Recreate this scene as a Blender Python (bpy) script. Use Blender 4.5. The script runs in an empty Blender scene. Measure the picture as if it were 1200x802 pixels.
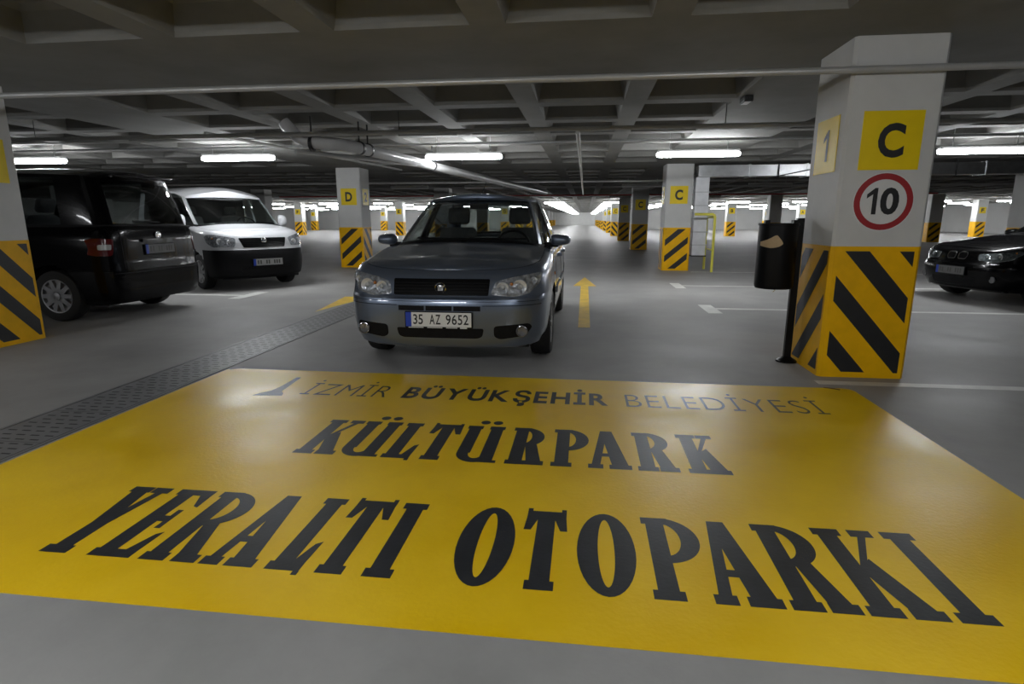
import bpy, bmesh, math, random
from mathutils import Vector, Matrix
from mathutils.bvhtree import BVHTree
random.seed(7)
PI = math.pi
S = bpy.context.scene
C = S.collection

# ------------------------------------------------------------------ camera, world, exposure
cam = bpy.data.objects.new('camera', bpy.data.cameras.new('camera'))
C.objects.link(cam); S.camera = cam
cam.data.sensor_width = 36; cam.data.lens = 670 / 1200 * 36
cam.data.clip_start = .02; cam.data.clip_end = 400
cam.location = (0, 0, 1.2)
_y, _p, _r = math.radians(7.15), math.radians(12.15), math.radians(-.05)
fwd = Vector((-math.sin(_y) * math.cos(_p), math.cos(_y) * math.cos(_p), -math.sin(_p)))
rgt = Vector((math.cos(_y), math.sin(_y), 0)); upv = rgt.cross(fwd)
r2 = rgt * math.cos(_r) + upv * math.sin(_r); u2 = -rgt * math.sin(_r) + upv * math.cos(_r)
cam.rotation_euler = Matrix((r2, u2, -fwd)).transposed().to_euler()
w = bpy.data.worlds.new('world'); S.world = w; w.use_nodes = True
w.node_tree.nodes['Background'].inputs[0].default_value = (.5, .55, .65, 1)
w.node_tree.nodes['Background'].inputs[1].default_value = .0
S.view_settings.view_transform = 'Standard'; S.view_settings.look = 'None'
S.view_settings.gamma = 1; S.view_settings.use_curve_mapping = False
S.view_settings.exposure = 1.40
LAMP = 34.0          # emission of a lit diffuser

# ------------------------------------------------------------------ materials
MATS = {}
def mat(name, col, rough=.5, metal=0., scale=0, amt=0., bump=0., bscale=None, coat=0., spec=.5, rvar=0., detail=6, col2=None, lo=.3, hi=.7):
    if name in MATS: return MATS[name]
    m = bpy.data.materials.new(name); m.use_nodes = True; MATS[name] = m
    nt = m.node_tree; b = nt.nodes['Principled BSDF']
    b.inputs['Base Color'].default_value = (*col, 1); b.inputs['Roughness'].default_value = rough
    b.inputs['Metallic'].default_value = metal; b.inputs['Specular IOR Level'].default_value = spec
    if coat:
        b.inputs['Coat Weight'].default_value = coat; b.inputs['Coat Roughness'].default_value = .04
    tc = nt.nodes.new('ShaderNodeTexCoord')
    if scale:
        n = nt.nodes.new('ShaderNodeTexNoise'); n.inputs['Scale'].default_value = scale; n.inputs['Detail'].default_value = detail
        n.inputs['Roughness'].default_value = .62
        nt.links.new(tc.outputs['Object'], n.inputs['Vector'])
        r = nt.nodes.new('ShaderNodeMapRange'); r.inputs[1].default_value = lo; r.inputs[2].default_value = hi
        nt.links.new(n.outputs['Fac'], r.inputs[0])
        mx = nt.nodes.new('ShaderNodeMix'); mx.data_type = 'RGBA'
        nt.links.new(r.outputs[0], mx.inputs[0])
        c1 = [c * (1 - amt) for c in col]; c2 = [min(1, c * (1 + amt)) for c in col] if col2 is None else col2
        mx.inputs[6].default_value = (*c1, 1); mx.inputs[7].default_value = (*c2, 1)
        nt.links.new(mx.outputs[2], b.inputs['Base Color'])
        if rvar:
            rr = nt.nodes.new('ShaderNodeMapRange'); rr.inputs[3].default_value = rough - rvar; rr.inputs[4].default_value = rough + rvar
            rr.inputs[1].default_value = lo; rr.inputs[2].default_value = hi
            nt.links.new(n.outputs['Fac'], rr.inputs[0]); nt.links.new(rr.outputs[0], b.inputs['Roughness'])
    if bump:
        n2 = nt.nodes.new('ShaderNodeTexNoise'); n2.inputs['Scale'].default_value = bscale or scale * 6; n2.inputs['Detail'].default_value = 4
        nt.links.new(tc.outputs['Object'], n2.inputs['Vector'])
        bp = nt.nodes.new('ShaderNodeBump'); bp.inputs['Strength'].default_value = bump; bp.inputs['Distance'].default_value = .01
        nt.links.new(n2.outputs['Fac'], bp.inputs['Height']); nt.links.new(bp.outputs[0], b.inputs['Normal'])
    return m
def emit(name, col, s):
    m = bpy.data.materials.new(name); m.use_nodes = True; MATS[name] = m
    nt = m.node_tree; nt.nodes.remove(nt.nodes['Principled BSDF'])
    e = nt.nodes.new('ShaderNodeEmission'); e.inputs[0].default_value = (*col, 1); e.inputs[1].default_value = s
    nt.links.new(e.outputs[0], nt.nodes['Material Output'].inputs[0]); return m
def glassmat(name, tint, refl=1.45):
    m = bpy.data.materials.new(name); m.use_nodes = True; MATS[name] = m
    nt = m.node_tree; nt.nodes.remove(nt.nodes['Principled BSDF'])
    t = nt.nodes.new('ShaderNodeBsdfTransparent'); t.inputs[0].default_value = (*tint, 1)
    g = nt.nodes.new('ShaderNodeBsdfGlossy'); g.inputs['Roughness'].default_value = .02
    lw = nt.nodes.new('ShaderNodeLayerWeight'); pw = nt.nodes.new('ShaderNodeMath'); pw.operation = 'POWER'; pw.inputs[1].default_value = 4
    f = nt.nodes.new('ShaderNodeMath'); f.operation = 'MULTIPLY_ADD'; f.inputs[1].default_value = .9; f.inputs[2].default_value = .03
    nt.links.new(lw.outputs['Facing'], pw.inputs[0]); nt.links.new(pw.outputs[0], f.inputs[0])
    mx = nt.nodes.new('ShaderNodeMixShader')
    nt.links.new(f.outputs[0], mx.inputs[0]); nt.links.new(t.outputs[0], mx.inputs[1]); nt.links.new(g.outputs[0], mx.inputs[2])
    nt.links.new(mx.outputs[0], nt.nodes['Material Output'].inputs[0]); return m
M = {}
M['floor'] = mat('floor_concrete', (.30, .295, .285), .55, scale=.9, amt=.24, bump=.06, bscale=60, rvar=.09, detail=12, spec=.22)
M['ceil'] = mat('ceiling_concrete', (.215, .212, .20), .85, scale=1.4, amt=.14, bump=.08, bscale=40)
M['coffer'] = mat('coffer_concrete', (.215, .212, .20), .85, scale=2.0, amt=.14, bump=.08, bscale=40)
M['wall'] = mat('wall_paint', (.50, .50, .49), .8, scale=.5, amt=.06)
M['white'] = mat('pillar_white', (.60, .60, .585), .6, scale=2.5, amt=.06, bump=.03, bscale=50)
M['yellow'] = mat('pillar_yellow', (.88, .47, 0), .45, spec=.25, scale=5, amt=.10)
M['signy'] = mat('sign_yellow', (.88, .64, .004), .4, spec=.3, scale=5, amt=.05)
M['black'] = mat('stripe_black', (.012, .012, .013), .5, scale=8, amt=.2)
M['marky'] = mat('floor_yellow', (.86, .53, 0), .39, scale=1.6, amt=.12, bump=.12, bscale=55, rvar=.10, detail=12, col2=(.90, .60, .02), spec=.36, lo=.35, hi=.72)
M['markk'] = mat('floor_black', (.022, .024, .028), .42, scale=9, amt=.3, bump=.08, bscale=60)
M['worn'] = mat('floor_black_worn', (.06, .06, .055), .42, scale=9, amt=.4, bump=.08, bscale=60)
M['linew'] = mat('floor_white_line', (.60, .60, .57), .5, scale=6, amt=.15)
M['arrow'] = mat('floor_arrow_yellow', (.72, .47, .03), .5, scale=5, amt=.2)
M['maroon'] = mat('floor_maroon', (.10, .03, .012), .5)
M['red'] = mat('sign_red', (.35, .02, .025), .4, scale=6, amt=.05)
M['signw'] = mat('sign_white', (.70, .70, .69), .4, scale=6, amt=.03)
M['galv'] = mat('galvanised', (.55, .56, .57), .35, 1, scale=7, amt=.12)
M['drop'] = mat('drop_galvanised', (.72, .73, .75), .45, .6, scale=5, amt=.1)
M['pipe'] = mat('pipe_grey', (.50, .50, .49), .30, .3, scale=4, amt=.08)
M['pvc'] = mat('pvc_grey', (.50, .50, .50), .22, scale=4, amt=.08)
M['redpipe'] = mat('pipe_red', (.45, .03, .03), .35, scale=4, amt=.08)
M['bracket'] = mat('bracket_black', (.012, .012, .012), .5)
M['lampbody'] = mat('lamp_white', (.7, .7, .7), .4)
M['lit'] = emit('lamp_lit', (.95, .975, 1.0), LAMP)
M['unlit'] = mat('lamp_unlit', (.5, .5, .5), .4)
M['drain'] = mat('drain_plate', (.19, .19, .195), .5, .2, scale=6, amt=.25, rvar=.1)
M['drainin'] = mat('drain_inside', (.045, .045, .045), .8)
M['binblk'] = mat('bin_black', (.004, .004, .0045), .4, spec=.2)
M['sticker'] = mat('sticker_tan', (.50, .36, .20), .6, scale=12, amt=.1)
M['raily'] = mat('rail_yellow', (.78, .72, .10), .4, scale=4, amt=.08)
M['paint'] = mat('paint_steel_blue', (.15, .185, .25), .32, .6, coat=1, scale=300, amt=.06)
M['paintw'] = mat('paint_white', (.56, .57, .59), .3, coat=.8, scale=3, amt=.01)
M['paintk'] = mat('paint_black', (.002, .002, .0025), .2, coat=.22, scale=3, amt=.01, spec=.1)
M['plastic'] = mat('black_plastic', (.008, .008, .009), .55, scale=40, amt=.2, spec=.12)
M['gloss'] = mat('black_gloss', (.003, .003, .0035), .3, spec=.15)
M['rubber'] = mat('rubber', (.012, .012, .012), .75, scale=30, amt=.2)
M['alloy'] = mat('wheel_silver', (.38, .38, .39), .35, .9, scale=20, amt=.05)
M['chrome'] = mat('chrome', (.80, .80, .82), .08, 1)
M['reflector'] = mat('lamp_reflector', (.55, .56, .58), .2, .5, scale=30, amt=.6, bump=.9, bscale=26)
M['bowl'] = mat('lamp_bowl', (.70, .71, .74), .25, .4)
M['fog'] = mat('fog_lamp_glass', (.22, .22, .23), .18, .6)
M['seat'] = mat('seat_fabric', (.10, .10, .105), .9, scale=30, amt=.15)
M['inner'] = mat('cabin_dark', (.012, .012, .013), .8)
M['paper'] = mat('paper', (.6, .62, .62), .7)
M['blue'] = mat('plate_blue', (.01, .05, .42), .4)
M['platew'] = mat('plate_white', (.72, .72, .70), .4)
M['plategrey'] = mat('plate_shaded', (.30, .30, .295), .5, scale=12, amt=.1)  # white plate greyed: shade painted into its colour
M['platedark'] = mat('plate_shaded_dark', (.12, .12, .12), .5, scale=12, amt=.15)  # deeper painted shade, for the plates of the black vehicles
M['tail'] = mat('tail_red', (.09, .006, .008), .15, coat=.4)
M['tailw'] = mat('tail_clear', (.45, .45, .43), .2, coat=.6)
M['amber'] = mat('amber', (.5, .16, .02), .2)
M['glass'] = glassmat('car_glass', (.78, .81, .80))
M['dglass'] = glassmat('car_glass_dark', (.60, .62, .62))
M['lens'] = glassmat('lamp_lens', (.92, .93, .94))

# ------------------------------------------------------------------ helpers
def link(name, me, m=None, parent=None):
    o = bpy.data.objects.new(name, me); C.objects.link(o)
    if m is not None and me is not None and not me.materials: me.materials.append(M[m])
    if parent is not None: o.parent = parent
    return o
def tag(o, label=None, cat=None, group=None, kind=None):
    if label: o['label'] = label
    if cat: o['category'] = cat
    if group: o['group'] = group
    if kind: o['kind'] = kind
    return o
def thing(name, label, cat, loc=(0, 0, 0), rz=0, group=None):
    o = bpy.data.objects.new(name, None); C.objects.link(o); o.empty_display_size = .2
    o.location = loc; o.rotation_euler = (0, 0, rz)
    return tag(o, label, cat, group)
def copy_tree(o, parent=None):
    c = o.copy(); C.objects.link(c); c.parent = parent
    for ch in list(o.children): copy_tree(ch, c)
    return c
class MB:
    def __init__(s): s.v = []; s.f = []
    def add(s, vs, fs):
        n = len(s.v); s.v += [tuple(p) for p in vs]; s.f += [tuple(i + n for i in f) for f in fs]; return s
    def quad(s, *p): return s.add(p, [tuple(range(len(p)))])
    def box(s, x0, x1, y0, y1, z0, z1):
        return s.add([(x, y, z) for z in (z0, z1) for y in (y0, y1) for x in (x0, x1)],
                     [(0, 2, 3, 1), (4, 5, 7, 6), (0, 1, 5, 4), (2, 6, 7, 3), (0, 4, 6, 2), (1, 3, 7, 5)])
    def rbox(s, x0, x1, y0, y1, z0, z1, r, seg=2):
        bm = bmesh.new(); bmesh.ops.create_cube(bm, size=1)
        for v in bm.verts: v.co = Vector(((x0 + x1) / 2 + v.co.x * (x1 - x0), (y0 + y1) / 2 + v.co.y * (y1 - y0), (z0 + z1) / 2 + v.co.z * (z1 - z0)))
        bmesh.ops.bevel(bm, geom=bm.edges[:], offset=r, segments=seg, affect='EDGES', profile=.5)
        return s.bm(bm)
    def bm(s, bm):
        bm.verts.index_update()
        s.add([v.co[:] for v in bm.verts], [[v.index for v in f.verts] for f in bm.faces]); bm.free(); return s
    def tube(s, path, r, n=10, caps=True):
        path = [Vector(p) for p in path]; rings = []
        for i, p in enumerate(path):
            d = (path[min(i + 1, len(path) - 1)] - path[max(i - 1, 0)]).normalized()
            a = d.orthogonal().normalized() if i == 0 else (a - d * a.dot(d)).normalized()
            b = d.cross(a); rr = r[i] if isinstance(r, (list, tuple)) else r
            rings.append([p + (a * math.cos(t) + b * math.sin(t)) * rr for t in (2 * PI * k / n for k in range(n))])
        vs = [q for rg in rings for q in rg]
        fs = [(i * n + k, i * n + (k + 1) % n, (i + 1) * n + (k + 1) % n, (i + 1) * n + k) for i in range(len(path) - 1) for k in range(n)]
        if caps: fs += [tuple(range(n - 1, -1, -1)), tuple((len(path) - 1) * n + k for k in range(n))]
        return s.add(vs, fs)
    def lathe(s, prof, axis='z', c=(0, 0, 0), n=24, close=False):
        vs = []
        for r, h in prof:
            for k in range(n):
                a = 2 * PI * k / n; u, v = r * math.cos(a), r * math.sin(a)
                p = {'z': (u, v, h), 'x': (h, u, v), 'y': (u, h, v)}[axis]
                vs.append((p[0] + c[0], p[1] + c[1], p[2] + c[2]))
        m = len(prof)
        fs = [(i % m * n + k, i % m * n + (k + 1) % n, (i + 1) % m * n + (k + 1) % n, (i + 1) % m * n + k) for i in range(m if close else m - 1) for k in range(n)]
        return s.add(vs, fs)
    def prism(s, pts, fn, a, b):       # pts 2D, fn(u,v,h)->3D, heights a..b
        n = len(pts)
        s.add([fn(u, v, a) for u, v in pts] + [fn(u, v, b) for u, v in pts],
              [tuple(range(n - 1, -1, -1)), tuple(range(n, 2 * n))] + [(i, (i + 1) % n, n + (i + 1) % n, n + i) for i in range(n)])
        return s
    def mesh(s, name, smooth=0, fix=True):
        me = bpy.data.meshes.new(name); me.from_pydata(s.v, [], s.f)
        if fix:
            bm = bmesh.new(); bm.from_mesh(me); bmesh.ops.recalc_face_normals(bm, faces=bm.faces[:]); bm.to_mesh(me); bm.free()
        if smooth:
            me.shade_smooth(); me.set_sharp_from_angle(angle=math.radians(smooth))
        me.update(); return me
    def build(s, name, m, parent=None, smooth=0, fix=True):
        return link(name, s.mesh(name, smooth, fix), m, parent)
def struct(name, mb, m, smooth=0):
    return tag(mb.build(name, m, None, smooth), kind='structure')
def clip(poly, x0, x1, y0, y1):
    for ax, lim, sg in ((0, x0, 1), (0, x1, -1), (1, y0, 1), (1, y1, -1)):
        out = []
        for i, p in enumerate(poly):
            q = poly[(i + 1) % len(poly)]; dp = (p[ax] - lim) * sg; dq = (q[ax] - lim) * sg
            if dp >= 0: out.append(p)
            if dp * dq < 0:
                t = dp / (dp - dq); out.append((p[0] + (q[0] - p[0]) * t, p[1] + (q[1] - p[1]) * t))
        poly = out
        if len(poly) < 3: return []
    return poly
def fillet(pts, r, n=4):
    out = []; N = len(pts)
    for i in range(N):
        a, b, c = (Vector(pts[(i + k) % N]) for k in (-1, 0, 1))
        u = (a - b); v = (c - b); d = min(r, u.length * .45, v.length * .45)
        p, q = b + u.normalized() * d, b + v.normalized() * d
        for k in range(n + 1):
            t = k / n; out.append(tuple(p * (1 - t) ** 2 + b * 2 * t * (1 - t) + q * t * t))
    return out
_glyph = {}
def glyph(ch, off=0.):
    """outline of one character from the built-in font as (verts2d, faces)"""
    k = (ch, off)
    if ch == '1' and k not in _glyph:
        hv = glyph('H', off)[0]; a = min(p[1] for p in hv); b = max(p[1] for p in hv); d = b - a; t = d * .165
        _glyph[k] = ([(d * .22, a), (d * .22 + t, a), (d * .22 + t, b), (d * .22 + t * .35, b), (0, b - d * .24), (0, b - d * .40), (d * .22, b - d * .24)], [(0, 1, 2, 3, 6), (6, 3, 4, 5)])
    if k not in _glyph:
        cu = bpy.data.curves.new('t', 'FONT'); cu.body = ch; cu.size = 1; cu.offset = off; cu.resolution_u = 4
        o = bpy.data.objects.new('t', cu); C.objects.link(o)
        dg = bpy.context.evaluated_depsgraph_get(); me = bpy.data.meshes.new_from_object(o.evaluated_get(dg))
        _glyph[k] = ([(v.co.x, v.co.y) for v in me.vertices], [tuple(p.vertices) for p in me.polygons])
        bpy.data.objects.remove(o); bpy.data.curves.remove(cu); bpy.data.meshes.remove(me)
    return _glyph[k]
def word(txt, x0, x1, y0, y1, off=0., gap=.12, space=.35):
    """list of (char, verts2d, faces): word fitted between x0..x1, cap height y0..y1"""
    hv = glyph('H', off)[0]; hy0 = min(p[1] for p in hv); hy1 = max(p[1] for p in hv)
    x = 0; items = []
    for ch in txt:
        if ch == ' ': x += space; continue
        v, f = glyph(ch, off); a = min(p[0] for p in v); b = max(p[0] for p in v)
        items.append((ch, [(p[0] - a + x, p[1]) for p in v], f)); x += b - a + gap
    x -= gap; out = []
    for ch, v, f in items:
        out.append((ch, [(x0 + p[0] / x * (x1 - x0), y0 + (p[1] - hy0) / (hy1 - hy0) * (y1 - y0)) for p in v], f))
    return out
def letters(txt, x0, x1, y0, y1, fn, m, parent, off=0., gap=.12, space=.35, name='letter', join=False):
    mb = MB()
    for ch, v, f in word(txt, x0, x1, y0, y1, off, gap, space):
        mb.add([fn(*p) for p in v], f)
        if not join: mb.build(name, m, parent, fix=False); mb = MB()
    if join: mb.build(name, m, parent, fix=False)

# ------------------------------------------------------------------ the hall: floor, ceiling, walls
PX, PY, HC = 2.13, 4.86, 2.43         # pillar grid origin and soffit height
DX, DY, PW = 7.95, 9.42, .31
WX0, WX1, WY0, WYS, WYE, AX0, AX1 = -33.2, 33.4, -14, 67, 116, -9.6, 6.2
fl = MB()
fl.quad((WX0, WY0, 0), (WX1, WY0, 0), (WX1, WYS, 0), (WX0, WYS, 0)); fl.quad((AX0, WYS, 0), (AX1, WYS, 0), (AX1, WYE, 0), (AX0, WYE, 0))
struct('floor', fl, 'floor')
xs = [WX0, WX1]; xc = []; yc = []
PIT, OPEN = 1.155, .92
for k in range(-5, 5):
    x0 = PX + k * DX + .66
    for i in range(6): xc.append((x0 + i * PIT, x0 + i * PIT + OPEN))
for j in range(-2, 12):
    y0 = PY + j * DY + .80
    for i in range(7): yc.append((y0 + i * PIT * .985, y0 + i * PIT * .985 + OPEN))
xc = [c for c in xc if c[0] > WX0 and c[1] < WX1]; yc = [c for c in yc if c[0] > WY0 and c[1] < WYE]
cl = MB()
def strip(yc, X0, X1, Y0, Y1):
    y = Y0
    for a, b in yc:
        cl.quad((X0, y, HC), (X1, y, HC), (X1, a, HC), (X0, a, HC)); x = X0
        for p, q in [c for c in xc if c[0] > X0 and c[1] < X1]:
            cl.quad((x, a, HC), (p, a, HC), (p, b, HC), (x, b, HC)); x = q
        cl.quad((x, a, HC), (X1, a, HC), (X1, b, HC), (x, b, HC)); y = b
    cl.quad((X0, y, HC), (X1, y, HC), (X1, Y1, HC), (X0, Y1, HC))
strip([c for c in yc if c[1] < WYS], WX0, WX1, WY0, WYS); strip([c for c in yc if c[0] > WYS], AX0, AX1, WYS, WYE)
cl.quad((WX0, WY0, HC + .5), (WX1, WY0, HC + .5), (WX1, WYE, HC + .5), (WX0, WYE, HC + .5))
ceiling = struct('ceiling', cl, 'ceil')
cof = MB()
prof = [(0, 0), (.015, .03), (.055, .19), (.10, .225)]
for (i0, h0), (i1, h1) in zip(prof, prof[1:]):
    a, b = OPEN / 2 - i0, OPEN / 2 - i1
    q0 = [(-a, -a), (a, -a), (a, a), (-a, a)]; q1 = [(-b, -b), (b, -b), (b, b), (-b, b)]
    for e in range(4):
        g = (e + 1) % 4
        cof.quad((*q0[e], h0), (*q0[g], h0), (*q1[g], h1), (*q1[e], h1))
b = OPEN / 2 - .10
cof.quad((-b, -b, .225), (b, -b, .225), (b, b, .225), (-b, b, .225))
cme = cof.mesh('coffer', smooth=0)
rest = MB(); cells = []
for (p, q) in xc:
    for (a, b2) in yc:
        if a > WYS and (p < AX0 or q > AX1): continue
        if a < WYS < b2: continue
        cells.append(((p + q) / 2, (a + b2) / 2))
near = sorted([c for c in cells if c[1] > 1.5 and abs(math.atan2(c[0], c[1]) + .125) < .85], key=lambda c: c[0] ** 2 + c[1] ** 2)[:280]
ns = set(near)
for x, y in cells:
    if (x, y) in ns:
        o = link('coffer', cme, 'coffer', ceiling); o.location = (x, y, HC)
    else:
        rest.add([(v[0] + x, v[1] + y, v[2] + HC) for v in cof.v], cof.f)
tag(rest.build('coffer_field', 'coffer', ceiling), kind='stuff')
def wall(name, x0, x1, y0, y1): struct(name, MB().box(x0, x1, y0, y1, -.05, HC + .55), 'wall')
wall('wall_left', WX0 - .2, WX0, WY0, WYS + .2); wall('wall_right', WX1, WX1 + .2, WY0, WYS + .2)
wall('wall_back', WX0 - .2, WX1 + .2, WY0 - .2, WY0)
wall('wall_far_left', WX0, AX0, WYS, WYS + .2); wall('wall_far_right', AX1, WX1, WYS, WYS + .2)
wall('wall_aisle_left', AX0 - .2, AX0, WYS + .2, WYE); wall('wall_aisle_right', AX1, AX1 + .2, WYS + .2, WYE)
struct('wall_end', MB().box(AX0 - .2, AX1 + .2, WYE, WYE + .2, -.05, HC + .55), 'white')

# ------------------------------------------------------------------ pillars
def face_fn(f):
    """(u across, z, h out) on pillar face f; u runs left to right as one looks at the face"""
    return {'front': lambda u, z, h=0.: (-PW + u, -PW - h, z), 'left': lambda u, z, h=0.: (-PW - h, PW - u, z),
            'right': lambda u, z, h=0.: (PW + h, -PW + u, z), 'back': lambda u, z, h=0.: (PW - u, PW + h, z)}[f]
def stripes(f, sg, parent, ph):
    fn = face_fn(f); W = 2 * PW
    for k in range(-4, 5):
        zc, sl, hh = (ph + .42 * k, 1.12, .095) if f != 'front' or sg < 0 else (.227 + .375 * k, .86, .075)
        poly = [(0, zc - hh), (W, zc - hh + sg * sl * W), (W, zc + hh + sg * sl * W), (0, zc + hh)]
        poly = clip(poly, .05, W - .05, .045, .965)
        if poly: MB().prism(poly, fn, .0025, .0035).build('stripe', 'black', parent)
def sign(f, ch, parent, z0=1.54):
    fn = face_fn(f); W = 2 * PW; u0, u1 = W / 2 - .2, W / 2 + .2
    s = MB().prism([(u0, z0), (u1, z0), (u1, z0 + .4), (u0, z0 + .4)], fn, .001, .005).build('letter_sign', 'signy', parent)
    hw = .045 if ch == '1' else .088
    letters(ch, W / 2 - hw, W / 2 + hw, z0 + .085, z0 + .315, lambda a, b: fn(a, b, .0062), 'black', s, off=.038)
def speed_sign(parent):
    fn = face_fn('front'); W = 2 * PW; zc = 1.318
    ring = lambda r0, r1, h, n=40: MB().add([fn(W / 2 + r * math.cos(2 * PI * k / n), zc + r * math.sin(2 * PI * k / n), h) for r in (r0, r1) for k in range(n)],
                                            [(k, (k + 1) % n, n + (k + 1) % n, n + k) for k in range(n)])
    n = 40
    s = MB().prism([(W / 2 + .206 * math.cos(2 * PI * k / n), zc + .206 * math.sin(2 * PI * k / n)) for k in range(n)], fn, .001, .004).build('speed_sign', 'signw', parent)
    ring(.158, .2, .0052).build('sign_ring', 'red', s)
    letters('10', W / 2 - .115, W / 2 + .105, zc - .088, zc + .098, lambda a, b: fn(a, b, .0056), 'black', s, off=.036, gap=.09)
pm = MB().rbox(-PW, PW, -PW, PW, 0, HC + .02, .022, 1)
bm_ = MB()
for z in (.002, 1.0):
    pass
e = PW + .002; c_ = .024
oct_ = [(-e + c_, -e), (e - c_, -e), (e, -e + c_), (e, e - c_), (e - c_, e), (-e + c_, e), (-e, e - c_), (-e, -e + c_)]
bm_.add([(x, y, z) for z in (.001, 1.0) for x, y in oct_], [(i, (i + 1) % 8, 8 + (i + 1) % 8, 8 + i) for i in range(8)])
pme = pm.mesh('shaft'); bme = bm_.mesh('yellow_band')
def pillar(k, j, label, sg=1, signs=(), faces=('front', 'left', 'right'), group=None, speed=False, dx=0, ph=.745):
    t = thing('pillar', label, 'pillar', (PX + k * DX + dx, PY + j * DY, 0), 0, group)
    link('shaft', pme, 'white', t); link('yellow_band', bme, 'yellow', t)
    for f in faces: stripes(f, sg if f == 'front' else -sg, t, ph if (sg < 0) == (f == 'front') else ph - .42 * 2)
    for f, ch in signs: sign(f, ch, t)
    if speed: speed_sign(t)
    return t
pillar(0, 0, 'white concrete pillar with C and speed limit 10 signs beside the bin', -1, (('front', 'C'), ('left', '1')), speed=True)
pillar(-1, 0, 'striped pillar standing next to the black van', 1, (('right', '1'),))
pillar(-1, 1, 'pillar with letter D beyond the white van', 1, (('front', 'D'), ('right', '2')))
pillar(0, 1, 'pillar with letter C next to the yellow guard rail', 1, (('front', 'C'), ('left', '2')))
pillar(1, 1, 'pillar rising behind the black sedan', 1, (), dx=-.25)
pillar(0, 2, 'unlit pillar just past the C pillar and guard rail', 1, (('front', 'C'),), speed=False)
pillar(0, 3, 'unlit pillar at the end of the dark stretch beside the aisle', 1, (('front', 'C'),))
G = 'pillars in the dark stretch'
for k, j in ((-3, 1), (-2, 1), (2, 1), (-3, 2), (-2, 2), (-1, 2), (1, 2), (2, 2), (-3, 3), (-2, 3), (-1, 3), (1, 3), (2, 3), (3, 3), (-4, 3), (3, 2), (-4, 2)):
    pillar(k, j, 'unlit striped pillar standing in the dark stretch of the hall', 1, (), ('front',), G)
G = 'pillars in the far lit part'
for j in range(4, 12):
    for k in range(-4, 4):
        if j > 6 and k not in (-1, 0): continue
        pillar(k, j, 'small lit pillar with black and yellow base in the far bays', 1 if (k + j) % 2 else -1, (('front', 'ABCDEF'[(2 - k) % 6]),) if j < 7 else (), ('front', 'left') if k == 0 else ('front', 'right'), G)

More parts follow.
